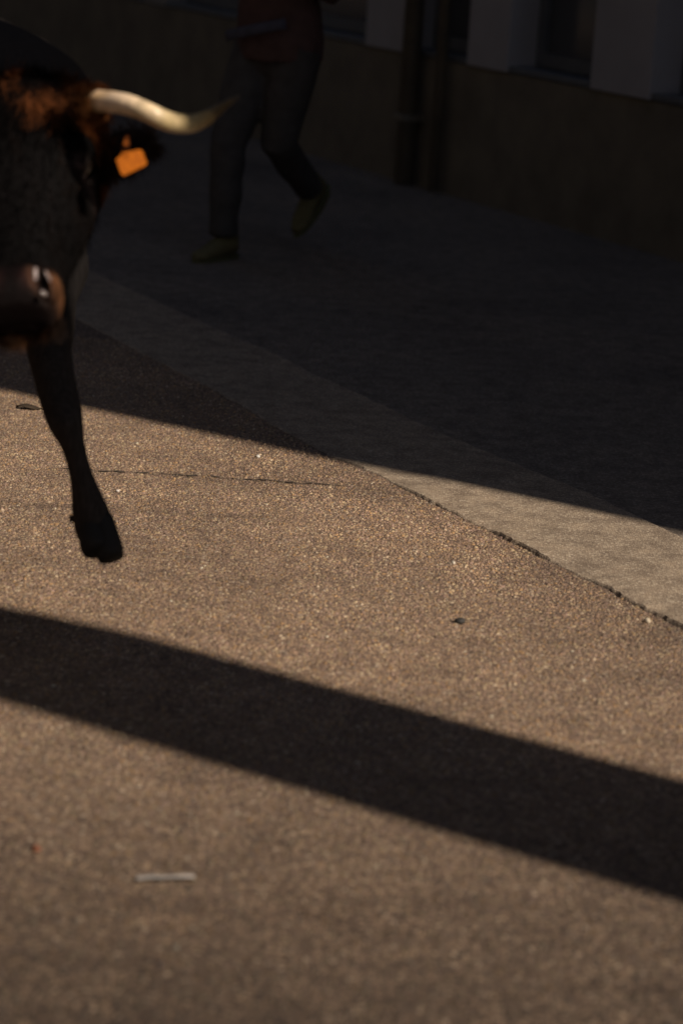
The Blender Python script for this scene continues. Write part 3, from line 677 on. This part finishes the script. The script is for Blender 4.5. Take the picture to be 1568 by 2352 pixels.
bp_.append(tube([wp(.05, 0, 1.52), wp(.075, 0, 1.57), wp(.075, 0, 1.64), wp(.07, 0, 1.70), wp(.06, 0, 1.75), wp(.06, 0, 1.775)], [(.05, .055), (.066, .085), (.076, .098), (.077, .10), (.058, .075), (.02, .03)], 22, side=PL))
bp_.append(tube([wp(.165, 0, 1.665), wp(.192, 0, 1.625), wp(.165, 0, 1.615)], [.008, .014, .012], 10))
for s in (-1, 1): bp_.append(tube([wp(.06, s*.078, 1.665), wp(.055, s*.088, 1.64), wp(.06, s*.079, 1.61)], [.012, .016, .008], 8))
for h_, k_, a_ in legs: bp_.append(tube([h_, h_.lerp(k_, .5), k_, k_.lerp(a_, .3), a_], [.085, .075, .055, .055, .036], 16))
arms = []
for s, sw in ((1, .22), (-1, -.05)):
    sh, el, wr = wp(.02, s*.20, 1.40), wp(-.10+sw*.3, s*.26, 1.14), wp(.13+sw, s*.20, 1.24+.05*s)
    arms.append((sh, el, wr)); bp_.append(tube([sh, sh.lerp(el, .5), el, el.lerp(wr, .4), wr], [.055, .047, .04, .038, .026], 14))
    dv = (wr-el).normalized(); up = Z - dv*Z.dot(dv); up.normalize(); sd2 = dv.cross(up)
    bp_.append(tube([wr, wr+dv*.05, wr+dv*.095], [(.026, .018), (.042, .017), (.038, .014)], 12, side=up))
    for i, ln in enumerate((.068, .078, .073, .056)):
        o_ = wr + dv*.088 + up*(.030-.020*i); bp_.append(tube([o_, o_+dv*ln*.45+sd2*(.012*s), o_+dv*ln*.7+sd2*(.032*s), o_+dv*ln*.62+sd2*(.05*s)], [.0085, .0085, .008, .006], 8))
    bp_.append(tube([wr+dv*.02+up*.025, wr+dv*.055+up*.052+sd2*(.01*s), wr+dv*.085+up*.056+sd2*(.025*s)], [.012, .0105, .007], 8))
pb = remesh('body', bp_, .0062, 4); set_color(pb, np.tile(np.array([.34, .20, .14]), (len(pb.vertices), 1))); obj('body', pb, M_SKIN, man)
def cloth(name, prts, mat, vox=.012, par=man):
    me = remesh(name, prts, vox, 4); c = coords(me); nn = normals(me)
    for i in range(len(c)): c[i] += nn[i]*.007*noise.fractal(Vector(c[i])*9, 1., 2., 3)
    set_coords(me, c); return obj(name, me, mat, par)
tp = [tube([wp(-.05, 0, .80), wp(-.05, 0, .92), wp(-.045, 0, 1.0)], [(.155, .115), (.18, .13), (.17, .125)], 22, side=PL)]
for h_, k_, a_ in legs: tp.append(tube([h_, h_.lerp(k_, .5), k_, k_.lerp(a_, .5), a_+Z*.01], [.11, .10, .078, .07, .062], 18))
cloth('trousers', tp, M_TROU)
jp = [tube([wp(-.055, 0, .845), wp(-.05, 0, .95), wp(-.03, 0, 1.14), wp(0, 0, 1.3), wp(.02, 0, 1.43), wp(.03, 0, 1.49)], [(.205, .155), (.20, .15), (.18, .135), (.205, .14), (.19, .125), (.075, .072)], 28, side=PL)]
for sh, el, wr in arms: jp.append(tube([sh+Z*.01, sh.lerp(el, .5), el, el.lerp(wr, .5), el.lerp(wr, .93)], [.075, .065, .057, .05, .042], 16))
jk = cloth('jacket', jp, M_RED)
st = [wp(.118, -.15+.30*i/10, .93+.075*i/10) + PH*(.025*math.sin(math.pi*i/10)) for i in range(11)]
v, f = tube(st, [(.022, .006)]*11, 10, side=Z); obj('stripe', mesh_from('stripe', v, f, True), M_BLUE, jk)
hv = [tube([wp(.03, 0, 1.62), wp(.04, 0, 1.70), wp(.05, 0, 1.77), wp(.055, 0, 1.80)], [(.080, .085), (.086, .105), (.07, .088), (.03, .04)], 20, side=PL)]
cloth('hair', hv, M_BLACKHAIR, .01)
for s in (-1, 1):
    o = obj('eye', mesh_from('eye', [v*.55 + wp(.158, s*.031, 1.658) for v in sv], sf, True), M_EYE, man)
v, f = tube([wp(.163, -.024, 1.582), wp(.172, 0, 1.58), wp(.163, .024, 1.582)], [(.004, .003), (.008, .005), (.004, .003)], 8, side=Z); obj('lips', mesh_from('lips', v, f, True), plain('lips', (.28, .12, .1)), man)
def shoe(a_, pitch):
    pr = []; cp, sp_ = math.cos(pitch), math.sin(pitch)
    def q(x, z): return a_ + PH*(x*cp + z*sp_) + Z*(z*cp - x*sp_)
    pr.append(tube([q(-.085, -.045), q(-.05, -.035), q(.02, -.035), (q(.09, -.05)), q(.155, -.058), q(.19, -.065)], [(.030, .030), (.041, .045), (.042, .046), (.047, .034), (.044, .024), (.022, .014)], 18, side=PL))
    pr.append(tube([q(-.04, -.03), q(-.02, .035)], [(.042, .055), (.045, .055)], 16, side=PL))
    o = cloth('shoe', pr, M_SHOE, .008)
    rg = []
    for i in range(9):
        u = i/8; w = .036+.014*math.sin(math.pi*min(1, u*1.1)) - (.028*max(0, u-.85)/.15) - (.015 if i == 0 else 0)
        c = q(-.095+.292*u, -.079); rg.append([c + PL*w + Z*.011, c - PL*w + Z*.011, c - PL*w - Z*.010, c + PL*w - Z*.010])
    v, f = ring_loft(rg); obj('sole', mesh_from('sole', v, f), M_SOLE, o)
    for i in range(4):
        v, f = tube([q(.03+.025*i, -.004-.009*i)+PL*.026, q(.035+.025*i, .010-.010*i), q(.03+.025*i, -.004-.009*i)-PL*.026], [.004]*3, 8); obj('lace', mesh_from('lace', v, f, True), M_SOLE, o)
shoe(ankR, 0); shoe(ankL, .75)
